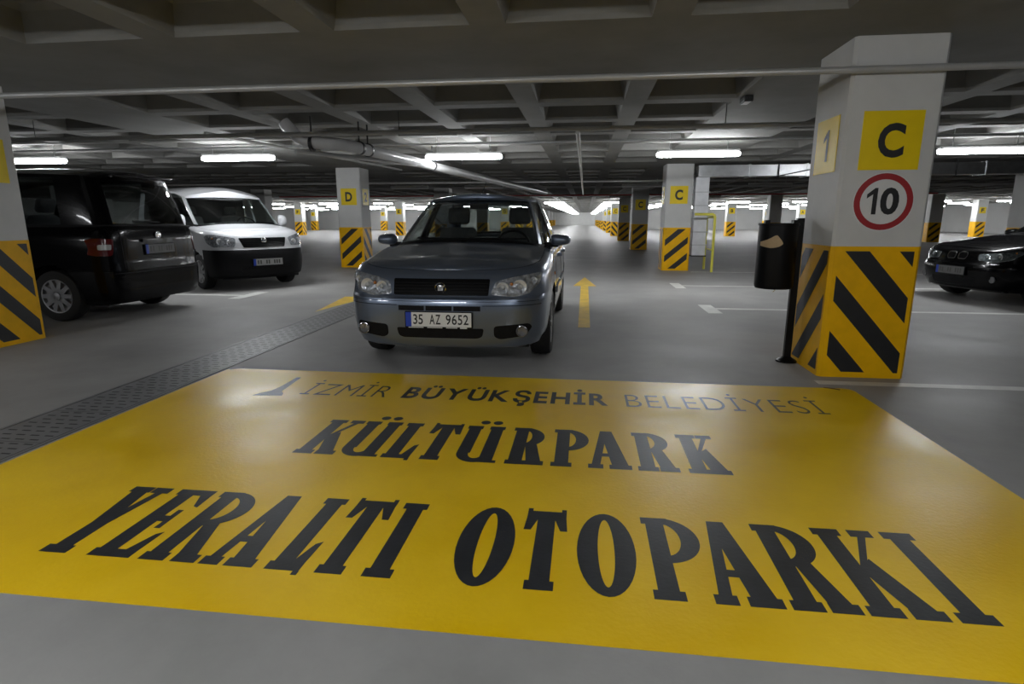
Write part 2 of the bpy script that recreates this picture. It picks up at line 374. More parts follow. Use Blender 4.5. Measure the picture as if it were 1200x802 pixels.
# ------------------------------------------------------------------ painted floor sign
MX0, MX1, MY0, MY1 = -2.87, 1.93, 1.44, 4.23
mark = thing('floor_sign', 'large yellow painted floor sign with black lettering', 'floor sign', (0, 0, 0))
pts = fillet([(MX0, MY0), (MX1, MY0), (MX1, MY1), (MX0, MY1)], .07)
MB().prism(pts, lambda u, v, h: (u, v, h), .0004, .0012).build('yellow_field', 'marky', mark)
ZL = .0018
zt = lambda a, b: (a, b, ZL)
def slab(ch, x0, x1, y0, y1):
    g = MB(); s = .071; h = .05; t = .036; W = x1 - x0; H = y1 - y0; Q = lambda *p: g.add([(a, b, ZL + len(g.f) * 2e-5) for a, b in p], [tuple(range(len(p)))])
    R_ = lambda a, b, c, d: Q((a, c), (b, c), (b, d), (a, d))
    def ring(cx, cy, rx, ry, sx, sy, a0=0, a1=2 * PI, n=36):
        for i in range(n):
            p, q = a0 + (a1 - a0) * i / n, a0 + (a1 - a0) * (i + 1) / n
            Q((cx + rx * math.cos(p), cy + ry * math.sin(p)), (cx + rx * math.cos(q), cy + ry * math.sin(q)),
              (cx + (rx - sx) * math.cos(q), cy + (ry - sy) * math.sin(q)), (cx + (rx - sx) * math.cos(p), cy + (ry - sy) * math.sin(p)))
    def stem(cx, sw=.1, top=True, bot=True, l=None):
        l = sw if l is None else l
        R_(cx - s / 2, cx + s / 2, y0, y1)
        if bot: R_(cx - sw / 2, cx + sw / 2, y0, y0 + h)
        if top: R_(cx - sw / 2, cx + sw / 2, y1 - h, y1)
    cx = (x0 + x1) / 2
    if ch == 'I': stem(cx, W)
    elif ch == 'O': ring(cx, (y0 + y1) / 2, W / 2, H / 2 + .008, .077, .05)
    elif ch == 'T':
        stem(cx, .1, top=False); R_(x0, x1, y1 - .055, y1)
        Q((x0 - .006, y1 - .15), (x0 + .022, y1 - .15), (x0 + .05, y1 - .05), (x0, y1 - .05)); Q((x1 + .006, y1 - .15), (x1 - .022, y1 - .15), (x1 - .05, y1 - .05), (x1, y1 - .05))
        R_(x0, x0 + .02, y1, y1 + .02); R_(x1 - .02, x1, y1, y1 + .02)
    elif ch == 'L':
        stem(x0 + .05, .1); R_(x0, x1, y0, y0 + .05)
        Q((x1 - .05, y0 + .05), (x1, y0 + .05), (x1 + .006, y0 + .19), (x1 - .018, y0 + .17)); R_(x1 - .02, x1 + .002, y0 - .022, y0)
    elif ch == 'E':
        stem(x0 + .05, .1); R_(x0, x1, y0, y0 + .05); R_(x0, x1, y1 - .05, y1); R_(x0 + .05, x1 - .04, cx * 0 + (y0 + y1) / 2 - .01, (y0 + y1) / 2 + .035)
        Q((x1 - .05, y0 + .05), (x1, y0 + .05), (x1 + .006, y0 + .18), (x1 - .018, y0 + .16))
        Q((x1 - .05, y1 - .05), (x1, y1 - .05), (x1 + .004, y1 - .15), (x1 - .018, y1 - .14))
        R_(x1 - .06, x1 - .035, (y0 + y1) / 2 - .06, (y0 + y1) / 2 + .085)
    elif ch in 'PR':
        stem(x0 + .05, .1 if ch == 'R' else .105); bw = x1 - x0 - .055 - (.015 if ch == 'R' else 0); yb = y0 + H * (.46 if ch == 'R' else .40)
        cy = (yb + y1) / 2
        R_(x0 + .05, x0 + .07, y1 - .04, y1); R_(x0 + .05, x0 + .07, yb, yb + .036)
        ring(x0 + .07, cy, bw - .015, (y1 - yb) / 2, .07, .045, -PI / 2, PI / 2, 24)
        if ch == 'R':
            Q((x0 + .08, yb + .05), (x0 + .145, yb + .03), (x1 - .008, y0), (x1 - .085, y0)); R_(x1 - .095, x1, y0, y0 + h)
    elif ch == 'A':
        a = cx - .008
        Q((a - .03, y1), (a + .035, y1), (x1 - .008, y0), (x1 - .092, y0)); Q((a - .03, y1), (a + .01, y1), (x0 + .056, y0), (x0 + .012, y0))
        R_(x0 + .04, x1 - .05, y0 + H * .29, y0 + H * .29 + .042); R_(x0, x0 + .075, y0, y0 + h); R_(x1 - .11, x1, y0, y0 + h)
    elif ch == 'K':
        stem(x0 + .055, .105)
        Q((x0 + .08, y0 + H * .36), (x0 + .08, y0 + H * .48), (x1 - .055, y1 - .02), (x1 - .025, y1 - .02)); R_(x1 - .09, x1 - .005, y1 - h, y1)
        Q((x0 + .08, y0 + H * .48), (x0 + .138, y0 + H * .62), (x1, y0), (x1 - .085, y0)); R_(x1 - .1, x1 + .005, y0, y0 + h)
    elif ch == 'Y':
        R_(cx - s / 2, cx + s / 2, y0, y0 + H * .42); R_(cx - .06, cx + .05, y0, y0 + h)
        Q((x0 + .012, y1 - .02), (x0 + .085, y1 - .02), (cx + s / 2, y0 + H * .40), (cx - s / 2, y0 + H * .40))
        Q((x1 - .055, y1 - .02), (x1 - .02, y1 - .02), (cx + s / 2, y0 + H * .40), (cx + .0, y0 + H * .44))
        R_(x0, x0 + .1, y1 - h, y1); R_(x1 - .085, x1, y1 - h, y1)
    elif ch in 'UÜ':
        r = (W - .02) / 2; c0 = x0 + .01 + r; yb = y0 + .11
        R_(x0 + .01, x0 + .01 + s, yb, y1); R_(x1 - .01 - s, x1 - .01, y0 + .0, y1); R_(x0, x0 + .09, y1 - h, y1); R_(x1 - .09, x1, y1 - h, y1); R_(x1 - .07, x1 + .01, y0, y0 + .03)
        ring(c0, yb, r, .115, .062, .05, PI, 2 * PI, 24)
        for d in (-.04, .035): ring(cx + d + .02, y1 + .06, .029, .032, .029, .032, n=16)
    return g
L3 = [('Y', -2.01, -1.82), ('E', -1.78, -1.61), ('R', -1.575, -1.355), ('A', -1.34, -1.135), ('L', -1.09, -.96), ('T', -.94, -.77), ('I', -.735, -.63), ('O', -.45, -.235),
      ('T', -.205, -.045), ('O', 0, .215), ('P', .255, .46), ('A', .445, .66), ('R', .68, .89), ('K', .905, 1.135), ('I', 1.165, 1.28)]
L2 = [('K', -1.50, -1.28), ('Ü', -1.27, -1.05), ('L', -1.02, -.87), ('T', -.85, -.68), ('Ü', -.65, -.43), ('R', -.375, -.18), ('P', -.14, .05), ('A', .045, .26), ('R', .29, .49), ('K', .53, .73)]
for row, y0, y1 in ((L3, 1.67, 2.192), (L2, 2.647, 3.155)):
    for ch, a, b in row: slab(ch, a, b, y0, y1).build('letter', 'markk', mark, fix=False)
letters('İZMİR', -1.96, -1.34, 3.625, 3.885, zt, 'markk', mark, off=-.012, gap=.15)
letters('BÜYÜKŞEHİR', -1.23, .18, 3.625, 3.885, zt, 'markk', mark, off=.028, gap=.12)
letters('BELEDİYESİ', .30, 1.56, 3.625, 3.885, zt, 'worn', mark, off=-.012, gap=.15)
lg = [(-2.27, 3.555), (-2.06, 3.575), (-2.075, 3.62), (-2.115, 3.68), (-2.125, 3.8), (-2.15, 4.03), (-2.185, 4.03), (-2.182, 3.8), (-2.195, 3.68), (-2.24, 3.62)]
MB().add([zt(*p) for p in lg], [tuple(range(len(lg)))]).build('emblem', 'worn', mark, fix=False)
for cx, cy, a0, m in ((1.70, 4.03, .85, 'maroon'), (-2.69, 4.05, 1.9, 'worn')):
    arc = MB(); n = 8
    arc.add([(cx + r * math.cos(a0 + .5 * k / n), cy + r * math.sin(a0 + .5 * k / n), ZL) for r in (.2, .225) for k in range(n + 1)], [(k, k + 1, n + 2 + k, n + 1 + k) for k in range(n)])
    arc.build('corner_mark', m, mark, fix=False)

# painted lines and arrows
def paint(name, label, cat, polys, m, group=None):
    mb = MB()
    for p in polys: mb.prism(p, lambda u, v, h: (u, v, h), .0003, .0011)
    return tag(mb.build(name, m), label, cat, group)
rc = lambda a, b, c, d: [(a, c), (b, c), (b, d), (a, d)]
paint('floor_arrow', 'yellow floor arrow pointing up the aisle beside the sedan', 'floor arrow', [[(-.05, 6.4), (.085, 6.4), (.085, 10.5), (.23, 10.5), (.02, 12.15), (-.19, 10.5), (-.05, 10.5)]], 'arrow')
paint('floor_arrow', 'yellow floor arrow beside the drain in front of the D pillar', 'floor arrow', [[(-3.52, 7.1), (-3.33, 8.6), (-3.42, 8.6), (-3.42, 12.4), (-3.62, 12.4), (-3.62, 8.6), (-3.74, 8.6)]], 'arrow')
paint('parking_line', 'white parking line ending at the foot of the pillar with the speed sign', 'line', [rc(1.75, 9, 4.33, 4.43)], 'linew')
paint('parking_line', 'white parking line with T end just past the bin', 'line', [rc(1.62, 1.80, 7.6, 8.35), rc(1.80, 7.2, 7.95, 8.06)], 'linew')
paint('parking_line', 'white parking line with T end before the C pillar and rail', 'line', [rc(1.62, 1.80, 10.35, 11.2), rc(1.80, 7.2, 10.73, 10.83)], 'linew')
paint('parking_line', 'white parking line running from the foot of the C pillar', 'line', [rc(2.45, 8, 13.62, 13.72)], 'linew')
paint('parking_line', 'white parking line with T end between the two vans', 'line', [rc(-5.45, -5.25, 8.15, 9.0), rc(-10.5, -5.45, 8.5, 8.6)], 'linew')

# ------------------------------------------------------------------ drain channel
dr = thing('floor_drain', 'long slotted drain channel in the floor beside the yellow sign', 'drain', (-3.13, 0, 0), math.radians(-.0))
MB().box(-.215, .215, .5, 40, .0003, .0008).build('channel', 'drainin', dr)
for x in (-.225, .225): MB().box(x - .012, x + .012, .5, 40, .0003, .005).build('edge_bar', 'drain', dr)
gp = MB(); LN = .5; ROWS = 8
ys = [0]; 
for r in range(ROWS):
    y0 = r * LN / ROWS; ym = y0 + LN / ROWS * .42; yn = y0 + LN / ROWS * .64; y1 = y0 + LN / ROWS - (.004 if r == ROWS - 1 else 0)
    gp.quad((-.205, y0, 0), (.205, y0, 0), (.205, ym, 0), (-.205, ym, 0)); gp.quad((-.205, yn, 0), (.205, yn, 0), (.205, y1, 0), (-.205, y1, 0))
    sh = .03 if r % 2 else 0; cuts = [-.205]
    for k in range(4): cuts += [-.17 + sh + k * .09, -.115 + sh + k * .09]
    cuts.append(.205)
    for k in range(0, len(cuts), 2): gp.quad((cuts[k], ym, 0), (cuts[k + 1], ym, 0), (cuts[k + 1], yn, 0), (cuts[k], yn, 0))
gme = gp.mesh('grate')
for i in range(78):
    o = link('grate', gme, 'drain', dr); o.location = (0, .6 + i * LN, .004)

# ------------------------------------------------------------------ lamps
def make_lamp(lit):
    t = thing('batten_lamp', '', 'lamp')
    L = 1.27
    MB().rbox(-L / 2, L / 2, -.055, .055, .025, .075, .01, 1).build('housing', 'lampbody', t)
    d = MB(); pr = [(-.06, .03), (-.055, -.012), (-.03, -.035), (.03, -.035), (.055, -.012), (.06, .03)]
    n = len(pr); rows = [(-L / 2 - .005, .7), (-L / 2 + .03, 1), (L / 2 - .03, 1), (L / 2 + .005, .7)]
    d.add([(x, y * s, z * s) for x, s in rows for y, z in pr], [(i * n + k, i * n + k + 1, (i + 1) * n + k + 1, (i + 1) * n + k) for i in range(3) for k in range(n - 1)] + [tuple(range(n)), tuple(range(3 * n, 4 * n))])
    d.build('diffuser', 'lit' if lit else 'unlit', t)
    for x in (-.45, .45): MB().tube([(x, 0, .07), (x, 0, .46)], .006, 6).build('hanger', 'galv', t)
    return t
lampA = make_lamp(True); lampB = make_lamp(False); usedA = []
def lamp(x, y, label, group=None, lit=True, z=2.205):
    src = lampA if lit else lampB
    o = src if src not in usedA else copy_tree(src)
    usedA.append(src); o.location = (x, y, z); tag(o, label, 'lamp', group)
    return o
lamp(-2.03, 9.75, 'lit fluorescent batten lamp hanging over the grey blue sedan')
lamp(-5.85, 9.45, 'lit fluorescent batten lamp hanging over the white van')
lamp(1.76, 9.85, 'lit fluorescent batten lamp hanging in front of the C pillar and duct')
lamp(6.0, 9.95, 'lit fluorescent batten lamp hanging over the black sedan')
lamp(-9.75, 9.45, 'lit fluorescent batten lamp hanging over the black van roof')
for x in (-9.6, -5.85, -2.03, 1.76): lamp(x, -.3, 'lit fluorescent batten lamp hanging over the near end of the floor sign', 'lamps over the entrance')
for y in (19.0, 28.4):
    for x in (-5.8, -3.3, 1.76, 5.6): lamp(x, y, 'switched off batten lamp in the dark stretch', 'switched off lamps', False)
GF = 'lamps in the far bays'
FL = 'small lit batten lamp in the far bays'
for i in range(17):
    for x in (-2.0, 1.76): lamp(x, 37.8 + 4.71 * i, FL, GF)
for i in range(6):
    for x in (-28.6, -24.8, -21, -17.2, -13.4, -9.6, -5.8, 5.6, 9.4, 13.2, 17, 20.8, 24.6, 28.4): lamp(x, 37.8 + 4.71 * i, FL, GF)

# ------------------------------------------------------------------ pipes, duct
def pipe(name, label, path, r, m, n=10):
    t = thing(name, label, 'pipe', (0, 0, 0)); MB().tube(path, r, n).build('tube', m, t, smooth=50); return t
def hangers(t, pts, r, m='bracket', ring=True):
    for x, y, z in pts:
        MB().tube([(x, y, z + r), (x, y, HC + .0)], .005, 6).build('hanger_rod', m, t)
p1 = pipe('conduit_pipe', 'thin galvanised pipe crossing in front of the pillar with the speed sign', [(-14, 4.49, 2.2), (14, 4.49, 2.2)], .024, 'pipe')
hangers(p1, [(x, 4.49, 2.2) for x in (-12, 7, 12)], .02)
p2 = pipe('conduit_pipe', 'thin galvanised pipe crossing the hall above the sedan bonnet', [(-14, 6.88, 2.2), (14, 6.88, 2.2)], .027, 'pipe')
hangers(p2, [(x, 6.88, 2.2) for x in (-7, -2.2, 1.5, 6)], .02)
pipe('conduit_pipe', 'thin galvanised pipe running along the aisle beside the sedan roof', [(-.11, 6.92, 2.17), (-.11, 24, 2.17)], .025, 'pipe')
pipe('conduit_pipe', 'thin pipe crossing above the row of lit lamps', [(-14, 9.1, 2.34), (14, 9.1, 2.34)], .018, 'galv')
pipe('conduit_pipe', 'pale pipe crossing the hall past the D pillar', [(-16, 16.95, 2.235), (14, 16.95, 2.235)], .03, 'pipe')
pipe('conduit_pipe', 'thin slanting conduit above the white van', [(-4.95, 7.3, 2.3), (-4.3, 12.2, 2.3), (-4.2, 13.2, 2.3)], .02, 'pipe')
sp = pipe('sprinkler_pipe', 'red sprinkler pipe crossing the aisle in the dark stretch', [(-14, 25.6, 2.2), (14, 25.6, 2.2)], .03, 'redpipe')
hangers(sp, [(x, 25.6, 2.2) for x in (-8, -3.9, 3.9, 8)], .02)
bp = pipe('drain_pipe', 'thick grey drain pipe with black clamps above the sedan roof',
          [(-3.7, 7.02, 2.36), (-3.55, 7.02, 2.2), (-3.42, 7.03, 2.13), (-3.2, 7.05, 2.11), (-3.05, 7.12, 2.105), (-2.96, 7.3, 2.10), (-2.6, 10.68, 2.10), (-1.39, 20.7, 2.10)], .075, 'pvc', 18)
for a in ((-2.94, 7.5), (-2.92, 7.75), (-3.36, 7.03), (-2.66, 10.1)):
    dirv = Vector((.11, 1, 0)).normalized() if a[1] > 7.1 else Vector((1, .05, 0)).normalized()
    c = Vector((a[0], a[1], 2.105))
    MB().tube([c - dirv * .02, c + dirv * .02], .088, 18).build('clamp', 'bracket', bp, smooth=50)
    MB().tube([(c.x, c.y, 2.18), (c.x, c.y, HC)], .012, 6).build('hanger_rod', 'bracket', bp)
MB().tube([(-3.75, 7.35, 2.06), (-3.0, 8.2, 2.03), (-2.72, 9.3, 2.05)], .03, 10).build('branch_tube', 'pvc', bp, smooth=50)
du = thing('air_duct', 'galvanised air duct with a drop beside the C pillar', 'duct', (0, 0, 0))
MB().box(2.5, 22, 13.75, 14.15, 2.13, 2.37).build('main_duct', 'galv', du)
MB().box(2.50, 2.80, 14.0, 14.3, .34, 2.2).build('drop_duct', 'drop', du)
for x in (3.6, 4.8, 6, 7.2, 8.4, 9.6, 10.8): MB().box(x - .015, x + .015, 13.73, 14.17, 2.11, 2.39).build('flange', 'galv', du)
for z in (.6, .9, 1.2, 1.5, 1.8): MB().box(2.49, 2.83, 13.99, 14.31, z - .012, z + .012).build('seam', 'galv', du)
MB().box(2.49, 2.83, 13.99, 14.31, .33, .36).build('grille_end', 'bracket', du)
for x in (4.2, 7.8): MB().tube([(x, 13.72, 2.1), (x, 13.72, HC)], .012, 6).build('hanger_rod', 'bracket', du)
MB().tube([(4.0, 13.7, 2.08), (5.6, 13.7, 2.4)], .012, 6).build('brace', 'bracket', du)
rl = thing('guard_rail', 'yellow tubular guard rail around the duct beside the C pillar', 'guard rail', (0, 0, 0))
MB().tube([(2.45, 13.62, 1.3), (2.84, 13.62, 1.3), (2.88, 13.63, 1.28), (2.9, 13.64, 1.2), (2.9, 13.64, 0)], .03, 10).build('front_frame', 'raily', rl, smooth=50)
MB().tube([(2.9, 13.64, 1.24), (2.9, 14.5, 1.24), (2.9, 14.52, 1.15), (2.9, 14.52, 0)], .03, 10).build('side_frame', 'raily', rl, smooth=50)
MB().tube([(2.9, 13.64, .5), (2.9, 14.52, .5)], .018, 8).build('cross_bar', 'raily', rl, smooth=50)
wl = thing('wall_light_bracket', 'small dark fixture under the slab near the pillar with the speed sign', 'fixture', (1.62, 6.55, HC))
MB().rbox(-.045, .045, -.10, .10, -.06, 0, .01).build('fixture_body', 'bracket', wl); MB().box(-.03, .03, -.085, .085, -.062, -.058).build('fixture_face', 'lampbody', wl)

# ------------------------------------------------------------------ waste bin
bn = thing('waste_bin', 'black cylindrical waste bin on a post in front of the striped pillar', 'bin', (1.745, 5.03, 0))
MB().lathe([(.085, .0), (.085, .012), (.045, .035), (.03, .05)], n=20).build('post_foot', 'binblk', bn, smooth=40)
MB().box(-.028, .028, -.018, .018, .03, 1.205).build('post', 'binblk', bn)
bx_, R_b = -.165, .152
MB().lathe([(0, .632), (R_b - .012, .632), (R_b - .004, .64), (R_b, .66), (R_b, 1.15), (R_b - .008, 1.15), (R_b - .01, .66), (0, .65)], c=(bx_, 0, 0), n=36).build('bucket', 'binblk', bn, smooth=40)
MB().lathe([(R_b + .004, 1.145), (R_b + .006, 1.155), (R_b + .004, 1.165), (R_b - .012, 1.165), (R_b - .012, 1.145)], c=(bx_, 0, 0), n=36, close=True).build('rim', 'binblk', bn, smooth=60)
MB().box(-.06, -.02, -.03, .03, 1.1, 1.19).build('hinge', 'binblk', bn)
MB().box(-.28, -.24, -.02, .02, 1.15, 1.19).build('catch', 'binblk', bn)
st = MB(); sa = [(-1.25, .985, 1.015), (-1.0, .978, 1.025), (-.8, .972, 1.035), (-.6, .968, 1.05), (-.45, .97, 1.066), (-.32, .974, 1.07), (-.2, .98, 1.05), (-.1, .99, 1.03), (-.02, 1.0, 1.01)]
for (a, l, h), (a2, l2, h2) in zip(sa, sa[1:]):
    st.quad(*[(bx_ + (R_b + .003) * math.sin(t), -(R_b + .003) * math.cos(t), z) for t, z in ((a, l), (a2, l2), (a2, h2), (a, h))])
st.build('sticker', 'sticker', bn, fix=False)
st2 = MB().tube([(bx_ + .0, -.02, .632), (bx_ + .01, -.02, .612), (bx_ - .005, -.02, .60)], .004, 5).build('bag_tip', 'sticker', bn)

# ------------------------------------------------------------------ vehicles
def crom(P, t):
    i = min(int(t), len(P) - 2); f = t - i
    p0, p1, p2, p3 = (P[max(i - 1, 0)], P[i], P[i + 1], P[min(i + 2, len(P) - 1)])
    return tuple(.5 * (2 * b + (c - a) * f + (2 * a - 5 * b + 4 * c - d) * f * f + (3 * b - a - 3 * c + d) * f ** 3) for a, b, c, d in zip(p0, p1, p2, p3))
def interp(x, xs, ys):
    if x <= xs[0]: return ys[0]
    for i in range(len(xs) - 1):
        if x <= xs[i + 1]:
            t = (x - xs[i]) / (xs[i + 1] - xs[i]); t = t * .4 + .6 * t * t * (3 - 2 * t); return ys[i] + (ys[i + 1] - ys[i]) * t
    return ys[-1]
class Car:
    """front at local y=0 facing -Y; lateral x; z up"""
    def __init__(s, root, L, W, zkeys, layers, front, rear, arches, classify=None, topw=None):
        s.root, s.L, s.W = root, L, W
        # reference half ring in (fraction of width, y offset front / rear)
        nF, nR = len(front), len(rear)
        side_y = [front[-1][1] + (L - rear[-1][1] - front[-1][1]) * i / 4 for i in range(1, 4)]
        def ring(yf, yr, wd, wf, wr):
            pts = []
            for fx, dy in front: pts.append((fx * wd * wf if fx < .9 else fx * wd * (wf + (1 - wf) * (fx - .9) / .1), yf + dy * (front[-1][1] - yf) / front[-1][1]))
            for y in side_y: pts.append((wd, y))
            for fx, dy in reversed(rear): pts.append((fx * wd, L - yr - dy * (rear[-1][1] - yr) / rear[-1][1]))
            return pts
        ref = ring(0, 0, W, 1, 1); ts = []
        for i in range(len(ref) - 1):
            l = math.dist(ref[i], ref[i + 1]); n = max(3, int(l / .035)); ts += [i + k / n for k in range(n)]
        ts.append(len(ref) - 1 - 1e-9)
        s.grid = []
        for lay in layers:
            yf, yr, wd, zs = lay[:4]; r = ring(yf, yr, wd, 1, 1); row = []
            for t in ts:
                x, y = crom(r, t); x = max(0, x)
                row.append((x, y, interp(y, zkeys, zs)))
            row[0] = (0, row[0][1], row[0][2]); row[-1] = (0, row[-1][1], row[-1][2]); s.grid.append(row)
        # refine between layers linearly so wheel arches cut cleanly
        fine = []; own = []
        for k in range(len(s.grid) - 1):
            h = max(abs(a[2] - b[2]) for a, b in zip(s.grid[k], s.grid[k + 1])); n = max(1, int(h / .035))
            for q in range(n):
                fine.append([tuple(a[i] + (b[i] - a[i]) * q / n for i in range(3)) for a, b in zip(s.grid[k], s.grid[k + 1])]); own.append(k)
        fine.append(s.grid[-1]); s.fine = fine
        parts = {}; allb = MB()
        for k in range(len(fine) - 1):
            for i in range(len(ts) - 1):
                q = [fine[k][i], fine[k][i + 1], fine[k + 1][i + 1], fine[k + 1][i]]
                c = [sum(p[j] for p in q) / 4 for j in range(3)]
                if any(math.hypot(c[1] - ay, c[2] - az) < ar and c[0] > W * .55 for ay, az, ar in arches): continue
                qq = []
                for p in q:
                    for ay, az, ar in arches:
                        d = math.hypot(p[1] - ay, p[2] - az)
                        if d < ar and p[0] > W * .5 and d > .01: p = (p[0], ay + (p[1] - ay) * ar / d, az + (p[2] - az) * ar / d)
                    qq.append(p)
                nm = classify(own[k], c) if classify else 'body'
                for sg in (1, -1):
                    vs = [(p[0] * sg, p[1], p[2]) for p in (qq if sg > 0 else qq[::-1])]
                    parts.setdefault(nm, MB()).quad(*vs); allb.quad(*vs)
        s.parts = parts; s.bvh = None; s.all = allb; s.top = s.grid[-1]
    def cap(s, ya, yb, crown, name, m, dz=.002, shrink=.994, m_=14):
        rows = [p for p in s.top if ya <= p[1] <= yb]; mb = MB()
        N = 2 * m_ + 1; vs = []
        for x, y, z in rows:
            cr = crown(y) if callable(crown) else crown
            for j in range(-m_, m_ + 1):
                u = j / m_; vs.append((x * u * shrink, y, z + dz + cr * (1 - abs(u) ** 2.4) * min(1, x / (s.W * .6))))
        fs = [(i * N + j, i * N + j + 1, (i + 1) * N + j + 1, (i + 1) * N + j) for i in range(len(rows) - 1) for j in range(N - 1)]
        mb.add(vs, fs); s.all.add(vs, fs)
        o = s.finish(mb, name, m); return o
    def finish(s, mb, name, m, parent=None, ang=32, weld=True):
        me = bpy.data.meshes.new(name); me.from_pydata(mb.v, [], mb.f)
        bm = bmesh.new(); bm.from_mesh(me); bmesh.ops.remove_doubles(bm, verts=bm.verts[:], dist=.0004); bmesh.ops.recalc_face_normals(bm, faces=bm.faces[:]); bm.to_mesh(me); bm.free()
        me.shade_smooth(); me.set_sharp_from_angle(angle=math.radians(ang))
        return link(name, me, m, parent or s.root)
    def tree(s):
        s.bvh = BVHTree.FromPolygons([Vector(v) for v in s.all.v], s.all.f)
    def hit(s, a, b, view):
        o, d = {'front': ((a, -3, b), (0, 1, 0)), 'rear': ((a, 9, b), (0, -1, 0)), 'left': ((-4, a, b), (1, 0, 0)), 'right': ((4, a, b), (-1, 0, 0)), 'top': ((a, b, 5), (0, 0, -1))}[view]
        o, d = Vector(o), Vector(d); loc, n, _, _ = s.bvh.ray_cast(o, d)
        if loc is None:
            loc, n, _, _ = s.bvh.find_nearest(o + d * 3)
        if n.dot(d) > 0: n = -n
        return loc, n
    def patch(s, name, m, outline, view, off=.004, th=.012, cut=.05, parent=None, smooth=35, flat=None):
        bm = bmesh.new(); f = bm.faces.new([bm.verts.new((a, b, 0)) for a, b in outline])
        for ax in (0, 1):
            lo = min(p[ax] for p in outline); hi = max(p[ax] for p in outline); x = math.floor(lo / cut) * cut + cut
            while x < hi - 1e-4:
                co = Vector((0, 0, 0)); co[ax] = x; no = Vector((0, 0, 0)); no[ax] = 1
                bmesh.ops.bisect_plane(bm, geom=bm.verts[:] + bm.edges[:] + bm.faces[:], plane_co=co, plane_no=no); x += cut
        bm.verts.index_update(); n = len(bm.verts); top = []; bot = []
        for v in bm.verts:
            loc, nn = s.hit(v.co.x, v.co.y, view)
            top.append(loc + nn * off); bot.append(loc + nn * (off - th))
        fs = [[v.index for v in f.verts] for f in bm.faces]; bd = [(e.verts[0].index, e.verts[1].index) for e in bm.edges if e.is_boundary]
        bm.free(); mb = MB(); mb.add(top + bot, fs + [[i + n for i in reversed(f)] for f in fs] + [(a, b, b + n, a + n) for a, b in bd])
        return mb.build(name, m, parent or s.root, smooth=smooth)
def mirror_x(o): return [(-a, b) for a, b in reversed(o)]
def cabin(car, base, top, spans, m, glass, t0=.05, t1=.94, bulge=.03, roof_crown=.055, seal=True, nsub=4):
    """base/top: half ring control points front centre -> rear centre; spans: (name, s0, s1, material)"""
    N = len(base) - 1
    def Gp(sv, t, sg, out=0.):
        b = crom(base, min(sv, N - 1e-6)); p = crom(top, min(sv, N - 1e-6))
        c = (0, (base[0][1] + base[-1][1]) / 2); k = bulge * 4 * t * (1 - t) * .5 + out
        x, y, z = (b[i] + (p[i] - b[i]) * t for i in range(3)); dx, dy = x, (y - c[1]) * .6; l = math.hypot(dx, dy) or 1
        return (max(0, x + dx / l * k) * sg, y + dy / l * k, z)
    def grid(name, mm, s0, s1, ta, tb, sgs, out=0., th=.004, parent=None, ns=None, nt=5):
        mb = MB(); ns = ns or max(2, int((s1 - s0) * nsub) + 1)
        for sg in sgs:
            vs = [Gp(s0 + (s1 - s0) * i / ns, ta + (tb - ta) * j / nt, sg, o) for o in (out, out - th) for i in range(ns + 1) for j in range(nt + 1)]
            K = (ns + 1) * (nt + 1); q = nt + 1
            for o in (0, K): mb.add(vs[o:o + K], [(i * q + j, i * q + j + 1, (i + 1) * q + j + 1, (i + 1) * q + j) for i in range(ns) for j in range(nt)])
            bd = [i * q for i in range(ns + 1)] + [ns * q + j for j in range(1, q)] + [i * q + nt for i in range(ns - 1, -1, -1)] + [j for j in range(nt - 1, 0, -1)]
            mb.add(vs, [(bd[i], bd[(i + 1) % len(bd)], bd[(i + 1) % len(bd)] + K, bd[i] + K) for i in range(len(bd))])
        return car.finish(mb, name, mm, parent, ang=40)
    for nm, s0, s1, mm in spans:
        mid = s0 == 0 or s1 == N
        if mm == glass:
            for sgs in ([(1, -1)] if mid else [(1,), (-1,)]): grid(nm, mm, s0, s1, t0, t1, sgs, -.004, .004)
        else:
            for sgs in ([(1, -1)] if mid else [(1,), (-1,)]): grid(nm, mm, s0, s1, 0, 1, sgs, 0, .035)
    grid('roof_rail', m, 0, N, t1, 1.0, (1, -1), .002, .04, ns=60, nt=2); grid('belt_seal', 'plastic', 0, N, -.02, t0, (1, -1), .003, .03, ns=60, nt=2)
    mb = MB(); n = 60; mj = 10; Nn = 2 * mj + 1; vs = []
    for i in range(n + 1):
        x, y, z = Gp(N * i / n, 1, 1, .002)
        for j in range(-mj, mj + 1):
            u = j / mj; vs.append((x * u, y, z + roof_crown * (1 - abs(u) ** 2.2) * min(1, x / .35)))
    mb.add(vs, [(i * Nn + j, i * Nn + j + 1, (i + 1) * Nn + j + 1, (i + 1) * Nn + j) for i in range(n) for j in range(Nn - 1)])
    car.finish(mb, 'roof', m)
    return Gp
